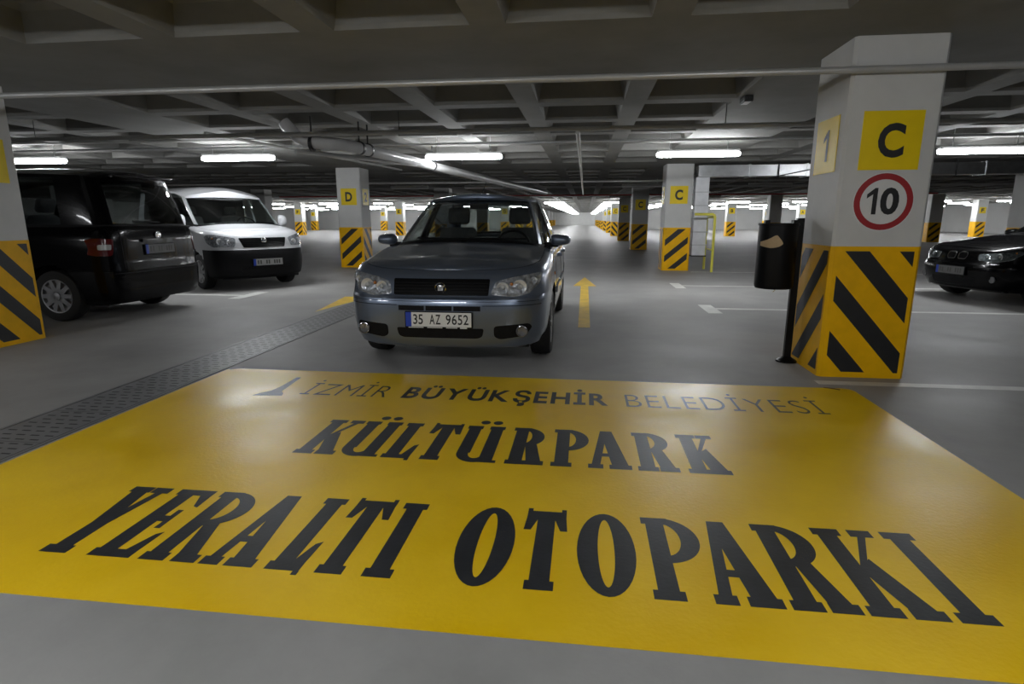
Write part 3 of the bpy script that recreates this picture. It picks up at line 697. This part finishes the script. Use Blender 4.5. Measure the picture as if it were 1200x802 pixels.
def wheel(root, x, y, r, wdt, m='alloy', spokes=8):
    sg = 1 if x > 0 else -1
    t = MB(); hw = wdt / 2; ri = r * .66
    t.lathe([(ri, -hw * .9), (r * .9, -hw), (r * .975, -hw * .85), (r, -hw * .5), (r, hw * .5), (r * .975, hw * .85), (r * .9, hw), (ri, hw * .9), (ri * .97, 0)], 'x', (x, y, r), 36, True)
    ty = t.build('tire', 'rubber', root, smooth=40)
    q = MB(); o = x + sg * hw
    q.lathe([(ri, o - sg * .01), (ri * .93, o - sg * .012), (ri * .9, o - sg * .05), (ri * .3, o - sg * .06), (0.001, o - sg * .06)], 'x', (0, y, r), 36)
    rm = q.build('rim', m, ty, smooth=40)
    for k in range(spokes):
        a = 2 * PI * k / spokes; d = Vector((0, math.cos(a), math.sin(a))); e = Vector((0, -math.sin(a), math.cos(a))); c = Vector((o - sg * .03, y, r))
        w0, w1 = ri * .16, ri * .11
        pts = [c + d * .03 + e * w0, c + d * .03 - e * w0, c + d * ri * .92 - e * w1, c + d * ri * .92 + e * w1]
        mb = MB().add([p + Vector((sg * .018, 0, 0)) for p in pts] + [p - Vector((sg * .02, 0, 0)) for p in pts], [(0, 1, 2, 3), (0, 4, 5, 1), (1, 5, 6, 2), (2, 6, 7, 3), (3, 7, 4, 0)])
        mb.build('spoke', m, ty)
    MB().lathe([(.001, o - sg * .0), (.045, o - sg * .005), (.05, o - sg * .03)], 'x', (0, y, r), 16).build('hub_cap', m, ty, smooth=40)
def arch_liner(root, y, r, w0, w1):
    for sg in (1, -1):
        mb = MB(); n = 18; pts = []
        for k in range(n + 1):
            a = PI * k / n * 1.2 - PI * .1; pts.append((y + (r + .03) * math.cos(a), .3 + (r + .03) * math.sin(a)))
        mb.add([(sg * x, p, max(.16, q)) for x in (w0, w1) for p, q in pts], [(k, k + 1, n + 2 + k, n + 1 + k) for k in range(n)])
        mb.add([(sg * w0, p, max(.16, q)) for p, q in pts], [tuple(range(n + 1))])
        mb.build('wheel_arch_liner', 'inner', root)
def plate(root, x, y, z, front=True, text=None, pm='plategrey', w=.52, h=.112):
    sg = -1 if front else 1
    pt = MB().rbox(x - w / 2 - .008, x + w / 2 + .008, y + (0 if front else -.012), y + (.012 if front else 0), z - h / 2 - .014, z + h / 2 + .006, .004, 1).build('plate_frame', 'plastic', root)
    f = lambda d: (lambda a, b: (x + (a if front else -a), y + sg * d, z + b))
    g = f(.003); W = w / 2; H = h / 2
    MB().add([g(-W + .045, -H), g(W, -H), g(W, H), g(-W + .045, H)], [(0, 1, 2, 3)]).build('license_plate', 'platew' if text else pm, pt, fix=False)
    MB().add([g(-W, -H), g(-W + .045, -H), g(-W + .045, H), g(-W, H)], [(0, 1, 2, 3)]).build('country_band', 'blue', pt, fix=False)
    g2 = f(.0045)
    if text:
        for a, b, tx in text: letters(tx, a, b, -.037, .04, g2, 'black', pt, off=.012, gap=.1, name='character')
    else:
        for a, b in ((-.19, -.10), (-.04, .045), (.10, .23)):
            n = max(2, round((b - a) / .045)); ww = (b - a) / n
            for k in range(n): MB().add([g2(a + k * ww, -.032), g2(a + k * ww + ww * .62, -.032), g2(a + k * ww + ww * .62, .034), g2(a + k * ww, .034)], [(0, 1, 2, 3)]).build('character', 'worn', pt, fix=False)
    return pt
def seat(root, x, y, z, m='seat'):
    st = MB().rbox(x - .25, x + .25, y - .25, y + .28, z, z + .16, .06).build('seat_cushion', m, root, smooth=40)
    b = MB().rbox(-.24, .24, -.07, .07, 0, .62, .06)
    ca, sa = math.cos(.35), math.sin(.35)
    b.v = [(x + p[0] * (1 - .15 * p[2]), y + .25 + p[1] * ca + p[2] * sa, z + .12 - p[1] * sa + p[2] * ca) for p in b.v]; b.build('seat_back', m, root, smooth=40)
    h = MB().rbox(-.13, .13, -.05, .05, .66, .86, .045); h.v = [(x + p[0], y + .25 + p[1] * ca + p[2] * sa * .9, z + .12 - p[1] * sa + p[2] * ca) for p in h.v]
    h.build('headrest', m, root, smooth=40)
def steering(root, x, y, z):
    mb = MB(); n = 20; ring_ = [(x + .18 * math.cos(2 * PI * k / n), y + .08 * math.sin(2 * PI * k / n), z + .16 * math.sin(2 * PI * k / n)) for k in range(n + 1)]
    mb.tube(ring_, .014, 6, False); mb.box(x - .16, x + .16, y - .01, y + .01, z - .02, z + .02); mb.build('steering_wheel', 'plastic', root, smooth=60)
def side_mirror(root, x, y, z, m, h=.11, w=.20, stalk=.06):
    sg = 1 if x > 0 else -1
    bm = bmesh.new(); bmesh.ops.create_uvsphere(bm, u_segments=18, v_segments=10, radius=1)
    for v in bm.verts:
        c = v.co; p = lambda t: math.copysign(abs(t) ** .65, t)
        v.co = Vector((x + p(c.x) * w / 2, y + (c.y * .10 if c.y < 0 else c.y * .03) , z + p(c.z) * h / 2 * (1 - .15 * sg * p(c.x))))
    mr = MB().bm(bm).build('side_mirror', m, root, smooth=60)
    MB().rbox(min(x - sg * (w / 2 + stalk), x - sg * .02), max(x - sg * (w / 2 + stalk), x - sg * .02), y - .03, y + .02, z - h / 2 - .015, z - h / 2 + .03, .008).build('mirror_stalk', 'plastic', mr, smooth=40)
def disc(name, m, root, c, r, ax='y', d=-.01, n=24, prof=None):
    prof = prof or [(r, 0), (r * .97, d * .6), (r * .8, d), (.001, d)]
    return MB().lathe([(a, b) for a, b in prof], ax, c, n).build(name, m, root, smooth=50)

def Z(*a): return list(a) if len(a) == 6 else [a[0]] * 6
def underbody(root, L, W, z0=.2):
    MB().box(-W * .8, W * .8, .25, L - .25, z0 - .02, z0 + .1).build('underbody', 'inner', root)
    MB().box(-W * .62, W * .62, 1.0, L - .5, .30, .34).build('cabin_floor', 'inner', root)
def headlamp(car, outline, bowls, sg, root, off=.016, amber=None, lens='lens', bulb='tailw'):
    o = outline if sg > 0 else mirror_x(outline)
    hl = car.patch('headlight', 'reflector', o, 'front', .003, .03, .03)
    for bx, bz, br in bowls:
        loc, n = car.hit(sg * bx, bz, 'front'); c = loc + n * .006
        MB().lathe([(br, 0), (br * .93, -.008), (br * .8, -.003), (br * .45, .004), (.001, .004)], 'y', c[:], 22).build('lamp_bowl', 'bowl', hl, smooth=40)
        MB().lathe([(br * .42, .002), (br * .3, -.006), (.001, -.009)], 'y', c[:], 14).build('bulb', bulb, hl, smooth=50)
    if amber:
        loc, n = car.hit(sg * amber[0], amber[1], 'front'); MB().lathe([(.014, 0), (.01, -.008), (.001, -.01)], 'y', (loc + n * .006)[:], 12).build('indicator_bulb', 'amber', hl, smooth=50)
    car.patch('lamp_lens', lens, o, 'front', off, .003, .03, parent=hl)

# ---- grey blue sedan in the aisle
sed = thing('sedan', 'grey blue sedan with number plate 35 AZ 9652 facing the floor sign', 'car', (-1.11, 4.28, 0), 0)
zk = [0, .45, 1.1, 2.2, 3.5, 4.19]
lay = [(.12, .10, .76, Z(.19)), (.05, .05, .79, Z(.215)), (.025, .03, .81, Z(.265)), (.020, .02, .825, Z(.285)), (.004, .01, .842, Z(.40)), (0, 0, .848, Z(.50)),
       (.003, 0, .85, Z(.555, .56, .58, .58, .58, .58)), (.014, .01, .85, Z(.588, .60, .61, .61, .61, .61)), (.05, .02, .85, Z(.602, .62, .64, .64, .64, .64)),
       (.062, .03, .848, Z(.61, .66, .68, .68, .7, .7)), (.085, .04, .842, Z(.67, .72, .75, .75, .78, .78)), (.11, .05, .834, Z(.72, .78, .83, .83, .86, .86)),
       (.132, .06, .818, Z(.742, .815, .885, .89, .92, .93)), (.16, .08, .795, Z(.755, .838, .92, .925, .96, .975)), (.20, .12, .755, Z(.764, .85, .938, .94, .98, 1.0))]
fr = [(0, 0), (.3, .008), (.55, .035), (.74, .085), (.88, .18), (.96, .34), (.995, .7)]
re = [(0, 0), (.4, .01), (.7, .06), (.9, .2), (.985, .55)]
AXF, AXR, WR = .83, 3.32, .295
def cls(k, c):
    if k < 8 and c[1] < .5: return 'front_bumper'
    if k < 8 and c[1] > 3.72: return 'rear_bumper'
    return 'body'
car = Car(sed, 4.19, .85, zk, lay, fr, re, [(AXF, .30, .345), (AXR, .30, .345)], cls)
for nm, mb in car.parts.items(): car.finish(mb, nm, 'paint')
car.cap(.19, 1.32, lambda y: .02 + .045 * min(1, max(0, (y - .2) / .7)), 'hood', 'paint')
car.cap(3.45, 4.2, .03, 'trunk_lid', 'paint')
car.tree()
base = [(0, .98, 1.0), (.35, 1.0, .992), (.60, 1.09, .965), (.69, 1.20, .945), (.735, 1.48, .935), (.75, 2.2, .935), (.745, 2.9, .955), (.71, 3.35, .975), (.62, 3.55, .99), (.35, 3.64, 1.01), (0, 3.66, 1.02)]
top = [(0, 1.75, 1.415), (.3, 1.76, 1.412), (.46, 1.80, 1.405), (.515, 1.86, 1.40), (.55, 2.02, 1.405), (.565, 2.35, 1.415), (.56, 2.8, 1.405), (.535, 3.0, 1.395), (.46, 3.08, 1.385), (.28, 3.12, 1.385), (0, 3.13, 1.385)]
cabin(car, base, top, [('windshield', 0, 2.95, 'glass'), ('front_pillar', 2.95, 3.3, 'paint'), ('side_window', 3.3, 4.85, 'glass'), ('door_pillar', 4.85, 5.15, 'plastic'),
                       ('side_window', 5.15, 6.7, 'glass'), ('rear_pillar', 6.7, 8.1, 'paint'), ('rear_window', 8.1, 10, 'glass')], 'paint', 'glass', roof_crown=.05)
underbody(sed, 4.19, .85)
g = car.patch('grille', 'gloss', fillet([(-.385, .738), (.385, .738), (.378, .615), (-.378, .615)], .012), 'front', .006, .02)
for z in (.638, .66, .682, .704): car.patch('grille_bar', 'plastic', [(-.37, z), (.37, z), (.37, z + .007), (-.37, z + .007)], 'front', .012, .01, .06, parent=g)
loc, n_ = car.hit(0, .672, 'front'); ec = loc + Vector((0, -.012, 0))
em = MB().lathe([(.046, .004), (.046, -.004), (.041, -.008), (.036, -.004), (.036, .004)], 'y', ec[:], 28).build('emblem', 'chrome', sed, smooth=50)
MB().lathe([(.037, 0), (.001, 0)], 'y', ec[:], 28).build('emblem_disc', 'gloss', em)
MB().rbox(ec.x - .024, ec.x + .024, ec.y - .004, ec.y + .002, ec.z - .022, ec.z + .022, .003, 1).build('emblem_shield', 'chrome', em)
letters('FIAT', ec.x - .019, ec.x + .019, ec.z - .012, ec.z + .012, lambda a, b: (a, ec.y - .0052, b), 'black', em, off=.01)
hlo = fillet([(.395, .622), (.425, .715), (.53, .748), (.70, .775), (.775, .785), (.765, .71), (.69, .63), (.57, .605)], .022)
for sg in (1, -1):
    headlamp(car, hlo, [(.485, .672, .05), (.615, .68, .058), (.715, .725, .028)], sg, sed, amber=(.55, .70))
    fo = fillet([(.425, .385), (.69, .40), (.715, .37), (.665, .30), (.47, .278), (.425, .30)], .03)
    rcs = car.patch('fog_recess', 'plastic', fo if sg > 0 else mirror_x(fo), 'front', .003, .02, .03)
    loc, n_ = car.hit(sg * .635, .343, 'front'); c = loc + n_ * .012 + Vector((0, -.012, 0))
    fg = MB().lathe([(.046, .006), (.046, -.008), (.040, -.010), (.034, -.002), (.001, .004)], 'y', c[:], 24).build('fog_lamp', 'fog', rcs, smooth=40)
    lo = [(.34, .541), (.78, .541), (.78, .546), (.34, .546)]
    car.patch('bumper_groove', 'plastic', lo if sg > 0 else mirror_x(lo), 'front', .0015, .006, .04)
    lo = [(.0, .572), (.80, .572), (.80, .5755), (.0, .5755)]
    car.patch('bumper_groove', 'plastic', lo if sg > 0 else mirror_x(lo), 'front', .0015, .006, .04)
    v = 'right' if sg > 0 else 'left'
    for y0 in (1.28, 2.28, 3.1): car.patch('door_gap', 'inner', [(y0, .28), (y0 + .006, .28), (y0 + .02, .9), (y0 + .014, .9)], v, .0015, .004, .06)
    for y0 in (2.08, 2.92): car.patch('door_handle', 'paint', fillet([(y0, .80), (y0 + .17, .80), (y0 + .17, .835), (y0, .835)], .012), v, .03, .035, .05)
    car.patch('side_trim', 'paint', [(1.3, .50), (3.0, .50), (3.0, .56), (1.3, .56)], v, .012, .014, .1)
    lo = [(1.02, .70), (1.08, .70), (1.08, .725), (1.02, .725)]; car.patch('side_indicator', 'amber', lo, v, .006, .008, .05)
    side_mirror(sed, sg * .875, 1.43, 1.0, 'paint')
    for y in (AXF, AXR): wheel(sed, sg * .745, y, WR, .185)
sl_ = car.patch('upper_intake', 'plastic', [(-.325, .503), (.325, .503), (.325, .541), (-.325, .541)], 'front', .003, .02)
for x in (-.11, .11): car.patch('intake_divider', 'paint', [(x - .006, .503), (x + .006, .503), (x + .006, .541), (x - .006, .541)], 'front', .007, .01, parent=sl_)
car.patch('lower_intake', 'plastic', fillet([(-.35, .365), (.35, .365), (.335, .30), (.30, .285), (-.30, .285), (-.335, .30)], .02), 'front', .003, .02)
plate(sed, 0, -.016, .437, True, ((-.2, -.122, '35'), (-.07, .018, 'AZ'), (.06, .238, '9652')))
for a, b in ((-.24, -.12), (-.09, .03), (.06, .15)): MB().box(a, b, -.0185, -.0175, .371, .377).build('frame_print', 'platew', sed)
MB().box(.17, .225, -.0185, -.0175, .369, .379).build('frame_print', 'platew', sed)
arch_liner(sed, AXF, .35, .52, .73); arch_liner(sed, AXR, .35, .52, .73)
MB().rbox(-.67, .67, 1.22, 1.72, .72, .955, .04).build('dashboard', 'inner', sed, smooth=40)
MB().box(-.6, .6, 3.02, 3.55, .93, .96).build('parcel_shelf', 'inner', sed)
MB().rbox(-.6, .6, 2.82, 3.02, .5, .98, .06).build('rear_bench', 'seat', sed, smooth=40)
for x in (-.36, .36): seat(sed, x, 1.98, .40)
steering(sed, .36, 1.75, .92)
MB().rbox(-.1, .1, 1.78, 1.81, 1.30, 1.36, .01).build('rear_view_mirror', 'plastic', sed)
for x in (-.45, .05): MB().tube([(x, 1.03, 1.025), (x + .3, 1.06, 1.022), (x + .52, 1.10, 1.02)], .008, 5).build('wiper', 'plastic', sed)
MB().tube([(0, 2.0, 1.465), (0, 2.25, 1.60)], .004, 5).build('antenna', 'plastic', sed)
pp = thing('paper_sheet', 'white paper sheet on the dashboard behind the grey blue sedan windshield', 'paper', (-1.11 - .40, 4.28 + 1.40, .957), .1)
MB().box(-.14, .14, -.10, .10, 0, .002).build('sheet', 'paper', pp)

# ---- vans
def make_van(root, paint_m, bumper_m, rear_glass='glass'):
    zk = [0, .4, .95, 2.0, 3.4, 4.16]
    lay = [(.10, .05, .78, Z(.21)), (.04, .02, .82, Z(.25)), (.012, 0, .84, Z(.34)), (0, .0, .855, Z(.45)), (0, -.003, .86, Z(.53)), (.006, 0, .862, Z(.60)), (.02, .008, .862, Z(.665, .66, .63, .62, .60, .58)),
           (.04, .02, .86, Z(.69, .69, .70, .66, .64, .60)), (.05, .03, .858, Z(.70, .72, .76, .76, .76, .70)), (.075, .035, .855, Z(.80, .84, .9, .9, .9, .85)), (.115, .04, .845, Z(.88, .93, 1.0, 1.0, 1.0, .98)),
           (.16, .05, .825, Z(.93, .98, 1.03, 1.06, 1.06, 1.06)), (.22, .06, .79, Z(.955, 1.01, 1.06, 1.10, 1.10, 1.10)), (.28, .07, .765, Z(.967, 1.02, 1.07, 1.12, 1.12, 1.12))]
    fr = [(0, 0), (.3, .01), (.55, .04), (.74, .10), (.88, .20), (.96, .36), (.995, .7)]
    re = [(0, 0), (.45, .004), (.75, .02), (.93, .09), (.99, .35)]
    def cl_(k, c):
        if k < 7 and c[1] < .55: return 'front_bumper'
        if k < 7 and c[1] > 3.75: return 'rear_bumper'
        return 'body'
    cr = Car(root, 4.16, .862, zk, lay, fr, re, [(.86, .31, .36), (3.36, .31, .36)], cl_)
    for nm, mb in cr.parts.items(): cr.finish(mb, nm, paint_m if nm == 'body' else bumper_m)
    cr.cap(.26, 1.15, lambda y: .02 + .05 * min(1, max(0, (y - .28) / .5)), 'hood', paint_m)
    base = [(0, .72, 1.11), (.35, .75, 1.10), (.655, .86, 1.08), (.735, .98, 1.085), (.765, 1.3, 1.11), (.775, 2.1, 1.11), (.775, 3.0, 1.11), (.765, 3.8, 1.11), (.70, 4.02, 1.11), (.4, 4.075, 1.11), (0, 4.085, 1.11)]
    top = [(0, 1.42, 1.62), (.33, 1.44, 1.62), (.62, 1.50, 1.605), (.685, 1.58, 1.61), (.71, 1.9, 1.69), (.725, 2.3, 1.71), (.725, 3.0, 1.72), (.70, 3.7, 1.70), (.62, 3.86, 1.68), (.35, 3.92, 1.67), (0, 3.93, 1.67)]
    cabin(cr, base, top, [('windshield', 0, 2.8, 'glass'), ('front_pillar', 2.8, 3.3, paint_m), ('side_window', 3.3, 4.8, rear_glass), ('door_pillar', 4.8, 5.15, paint_m),
                          ('side_window', 5.15, 6.6, rear_glass), ('rear_pillar', 6.6, 8.35, paint_m), ('rear_window', 8.35, 10, rear_glass)], paint_m, 'glass' if rear_glass == 'glass' else rear_glass, roof_crown=.10, t1=.94)
    cr.tree(); underbody(root, 4.16, .86)
    for sg in (1, -1):
        for y in (.86, 3.36): wheel(root, sg * .73, y, .305, .185, 'alloy', 10)
        v = 'right' if sg > 0 else 'left'
        for y0 in (1.15, 2.2, 3.1): cr.patch('door_gap', 'inner', [(y0, .32), (y0 + .006, .32), (y0 + .01, 1.09), (y0 + .004, 1.09)], v, .0015, .004, .06)
        cr.patch('side_trim', 'plastic', [(1.3, .52), (2.95, .52), (2.95, .60), (1.3, .60)], v, .012, .014, .1)
        for y0 in (2.0, 2.9): cr.patch('door_handle', 'plastic', fillet([(y0, .92), (y0 + .16, .92), (y0 + .16, .955), (y0, .955)], .012), v, .025, .03, .05)
        side_mirror(root, sg * .93, 1.18, 1.17, paint_m, .22, .17, .07)
    arch_liner(root, .86, .36, .54, .75); arch_liner(root, 3.36, .36, .54, .75)
    MB().rbox(-.68, .68, .95, 1.5, .85, 1.12, .04).build('dashboard', 'inner', root, smooth=40)
    for x in (-.38, .38): seat(root, x, 1.75, .55)
    steering(root, .38, 1.5, 1.08)
    return cr
van = thing('van', 'white van with black bumper parked at an angle by the D pillar', 'van', (-5.48, 9.45, 0), math.radians(56))
vc = make_van(van, 'paintw', 'plastic')
gv = vc.patch('grille', 'gloss', fillet([(-.42, .885), (.42, .885), (.36, .725), (-.36, .725)], .02), 'front', .005, .02)
for z in (.76, .79, .82, .85): vc.patch('grille_bar', 'plastic', [(-.36, z), (.36, z), (.36, z + .008), (-.36, z + .008)], 'front', .012, .01, .06, parent=gv)
loc, n_ = vc.hit(0, .84, 'front')
MB().lathe([(.05, .006), (.05, -.008), (.042, -.012), (.001, -.008)], 'y', (loc + n_ * .008)[:], 24).build('emblem', 'chrome', van, smooth=50)
for sg in (1, -1):
    headlamp(vc, fillet([(.50, .74), (.46, .88), (.60, .915), (.76, .95), (.83, .93), (.825, .80), (.78, .735)], .03), [(.57, .81, .05), (.70, .83, .05)], sg, van, amber=(.77, .88))
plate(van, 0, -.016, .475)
for x in (-.5, .0): MB().tube([(x, .80, 1.135), (x + .55, .84, 1.13)], .009, 5).build('wiper', 'plastic', van)
MB().box(-.66, .66, 2.2, 2.24, .34, 1.6).build('bulkhead', 'inner', van)
vc.patch('lower_intake', 'gloss', fillet([(-.45, .39), (.45, .39), (.42, .27), (-.42, .27)], .03), 'front', .002, .02)

vanb = thing('van', 'black van parked nose in with its rear to the aisle', 'van', (-9.58, 6.77, 0), math.radians(-88.8))
vb = make_van(vanb, 'paintk', 'paintk', 'dglass')
for sg in (1, -1):
    to = fillet([(.74, .78), (.70, .97), (.835, .985), (.845, .78)], .025)
    tl = vb.patch('tail_light', 'tail', to if sg > 0 else mirror_x(to), 'rear', .008, .02, .03)
    o2 = fillet([(.745, .85), (.735, .91), (.82, .91), (.825, .85)], .012)
    vb.patch('reversing_lens', 'tailw', o2 if sg > 0 else mirror_x(o2), 'rear', .013, .01, .03, parent=tl)
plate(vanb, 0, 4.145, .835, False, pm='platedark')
loc, n_ = vb.hit(0, 1.0, 'rear'); MB().lathe([(.05, -.006), (.05, .008), (.042, .012), (.001, .008)], 'y', (loc + n_ * .008)[:], 24).build('emblem', 'chrome', vanb, smooth=50)
vb.patch('tailgate_handle', 'paintk', fillet([(-.3, .92), (.3, .92), (.3, .96), (-.3, .96)], .015), 'rear', .03, .03)
vb.patch('bumper_trim', 'plastic', [(-.80, .565), (.80, .565), (.80, .578), (-.80, .578)], 'rear', .004, .01, .05)
for sg in (1, -1): vb.patch('tailgate_gap', 'inner', [(sg * .60 - .003, .62), (sg * .60 + .003, .62), (sg * .60 + .003, 1.08), (sg * .60 - .003, 1.08)], 'rear', .0015, .004, .05)
MB().rbox(-.5, .5, 3.93, 4.06, 1.69, 1.735, .015).build('roof_spoiler', 'paintk', vanb, smooth=40)
MB().tube([(-.1, 4.10, 1.16), (.35, 4.09, 1.18)], .008, 5).build('wiper', 'plastic', vanb)

# ---- black sedan on the right
bs = thing('sedan', 'black sedan with twin grille parked behind the striped pillar', 'car', (5.45, 9.35, 0), math.radians(-80))
zk = [0, .5, 1.25, 2.3, 3.6, 4.47]
lay = [(.14, .10, .77, Z(.18)), (.06, .05, .80, Z(.21)), (.03, .03, .83, Z(.28)), (.01, .02, .85, Z(.36)), (0, 0, .865, Z(.46)), (.004, 0, .868, Z(.52)), (.02, .01, .868, Z(.56, .57, .58, .58, .58, .58)), (.05, .02, .865, Z(.575, .60, .62, .62, .62, .62)),
       (.06, .03, .86, Z(.60, .66, .70, .70, .72, .72)), (.075, .04, .855, Z(.66, .73, .79, .79, .80, .82)), (.095, .05, .84, Z(.71, .79, .86, .86, .88, .9)), (.125, .06, .815, Z(.735, .82, .90, .90, .93, .95)), (.18, .10, .77, Z(.748, .835, .92, .92, .95, .97))]
fr = [(0, 0), (.3, .012), (.55, .045), (.74, .10), (.88, .20), (.96, .36), (.995, .7)]
bc = Car(bs, 4.47, .868, zk, lay, fr, re, [(.78, .31, .35), (3.5, .31, .35)], lambda k, c: 'front_bumper' if k < 7 and c[1] < .45 else 'rear_bumper' if k < 7 and c[1] > 4 else 'body')
for nm, mb in bc.parts.items(): bc.finish(mb, nm, 'paintk')
bc.cap(.17, 1.55, lambda y: .02 + .045 * min(1, max(0, (y - .2) / .8)), 'hood', 'paintk'); bc.cap(3.75, 4.48, .03, 'trunk_lid', 'paintk'); bc.tree()
base = [(0, 1.25, .985), (.35, 1.27, .978), (.60, 1.36, .95), (.69, 1.46, .93), (.735, 1.75, .918), (.75, 2.4, .918), (.745, 3.1, .93), (.71, 3.6, .945), (.62, 3.8, .96), (.35, 3.88, .97), (0, 3.9, .975)]
top = [(0, 2.0, 1.36), (.3, 2.01, 1.36), (.46, 2.05, 1.35), (.515, 2.1, 1.345), (.55, 2.25, 1.35), (.565, 2.6, 1.36), (.56, 3.0, 1.35), (.535, 3.15, 1.34), (.46, 3.22, 1.33), (.28, 3.26, 1.33), (0, 3.27, 1.33)]
cabin(bc, base, top, [('windshield', 0, 2.8, 'dglass'), ('front_pillar', 2.8, 3.3, 'paintk'), ('side_window', 3.3, 4.85, 'dglass'), ('door_pillar', 4.85, 5.15, 'plastic'),
                      ('side_window', 5.15, 6.7, 'dglass'), ('rear_pillar', 6.7, 8.1, 'paintk'), ('rear_window', 8.1, 10, 'dglass')], 'paintk', 'dglass', roof_crown=.05)
underbody(bs, 4.47, .868)
for sg in (1, -1):
    ko = fillet([(.025, .615), (.02, .70), (.06, .725), (.17, .72), (.185, .67), (.16, .612)], .025)
    kf = bc.patch('kidney_grille', 'chrome', ko if sg > 0 else mirror_x(ko), 'front', .012, .02, .03)
    ki = fillet([(.04, .628), (.036, .695), (.065, .71), (.158, .706), (.17, .668), (.148, .625)], .02)
    bc.patch('grille_insert', 'gloss', ki if sg > 0 else mirror_x(ki), 'front', .016, .008, .03, parent=kf)
    headlamp(bc, fillet([(.36, .615), (.34, .70), (.60, .73), (.78, .765), (.80, .72), (.74, .635), (.60, .60)], .025), [(.47, .662, .045), (.62, .672, .05)], sg, bs, amber=(.75, .73), lens='dglass')
    loc, n_ = bc.hit(sg * .62, .36, 'front'); MB().lathe([(.045, .006), (.045, -.008), (.038, -.010), (.001, .002)], 'y', (loc + n_ * .006)[:], 20).build('fog_lamp', 'fog', bs, smooth=40)
    side_mirror(bs, sg * .89, 1.72, .98, 'paintk')
    for y in (.78, 3.5): wheel(bs, sg * .74, y, .31, .2, 'alloy', 10)
    lo = [(.36, .505), (.8, .505), (.8, .525), (.36, .525)]
    bc.patch('bumper_strip', 'gloss', lo if sg > 0 else mirror_x(lo), 'front', .006, .012, .04)
bc.patch('lower_intake', 'plastic', fillet([(-.4, .36), (.4, .36), (.37, .25), (-.37, .25)], .03), 'front', .003, .02)
arch_liner(bs, .78, .35, .54, .75); arch_liner(bs, 3.5, .35, .54, .75)
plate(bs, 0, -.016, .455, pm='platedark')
MB().rbox(-.67, .67, 1.5, 1.95, .72, .93, .04).build('dashboard', 'inner', bs, smooth=40)
for x in (-.36, .36): seat(bs, x, 2.2, .36)
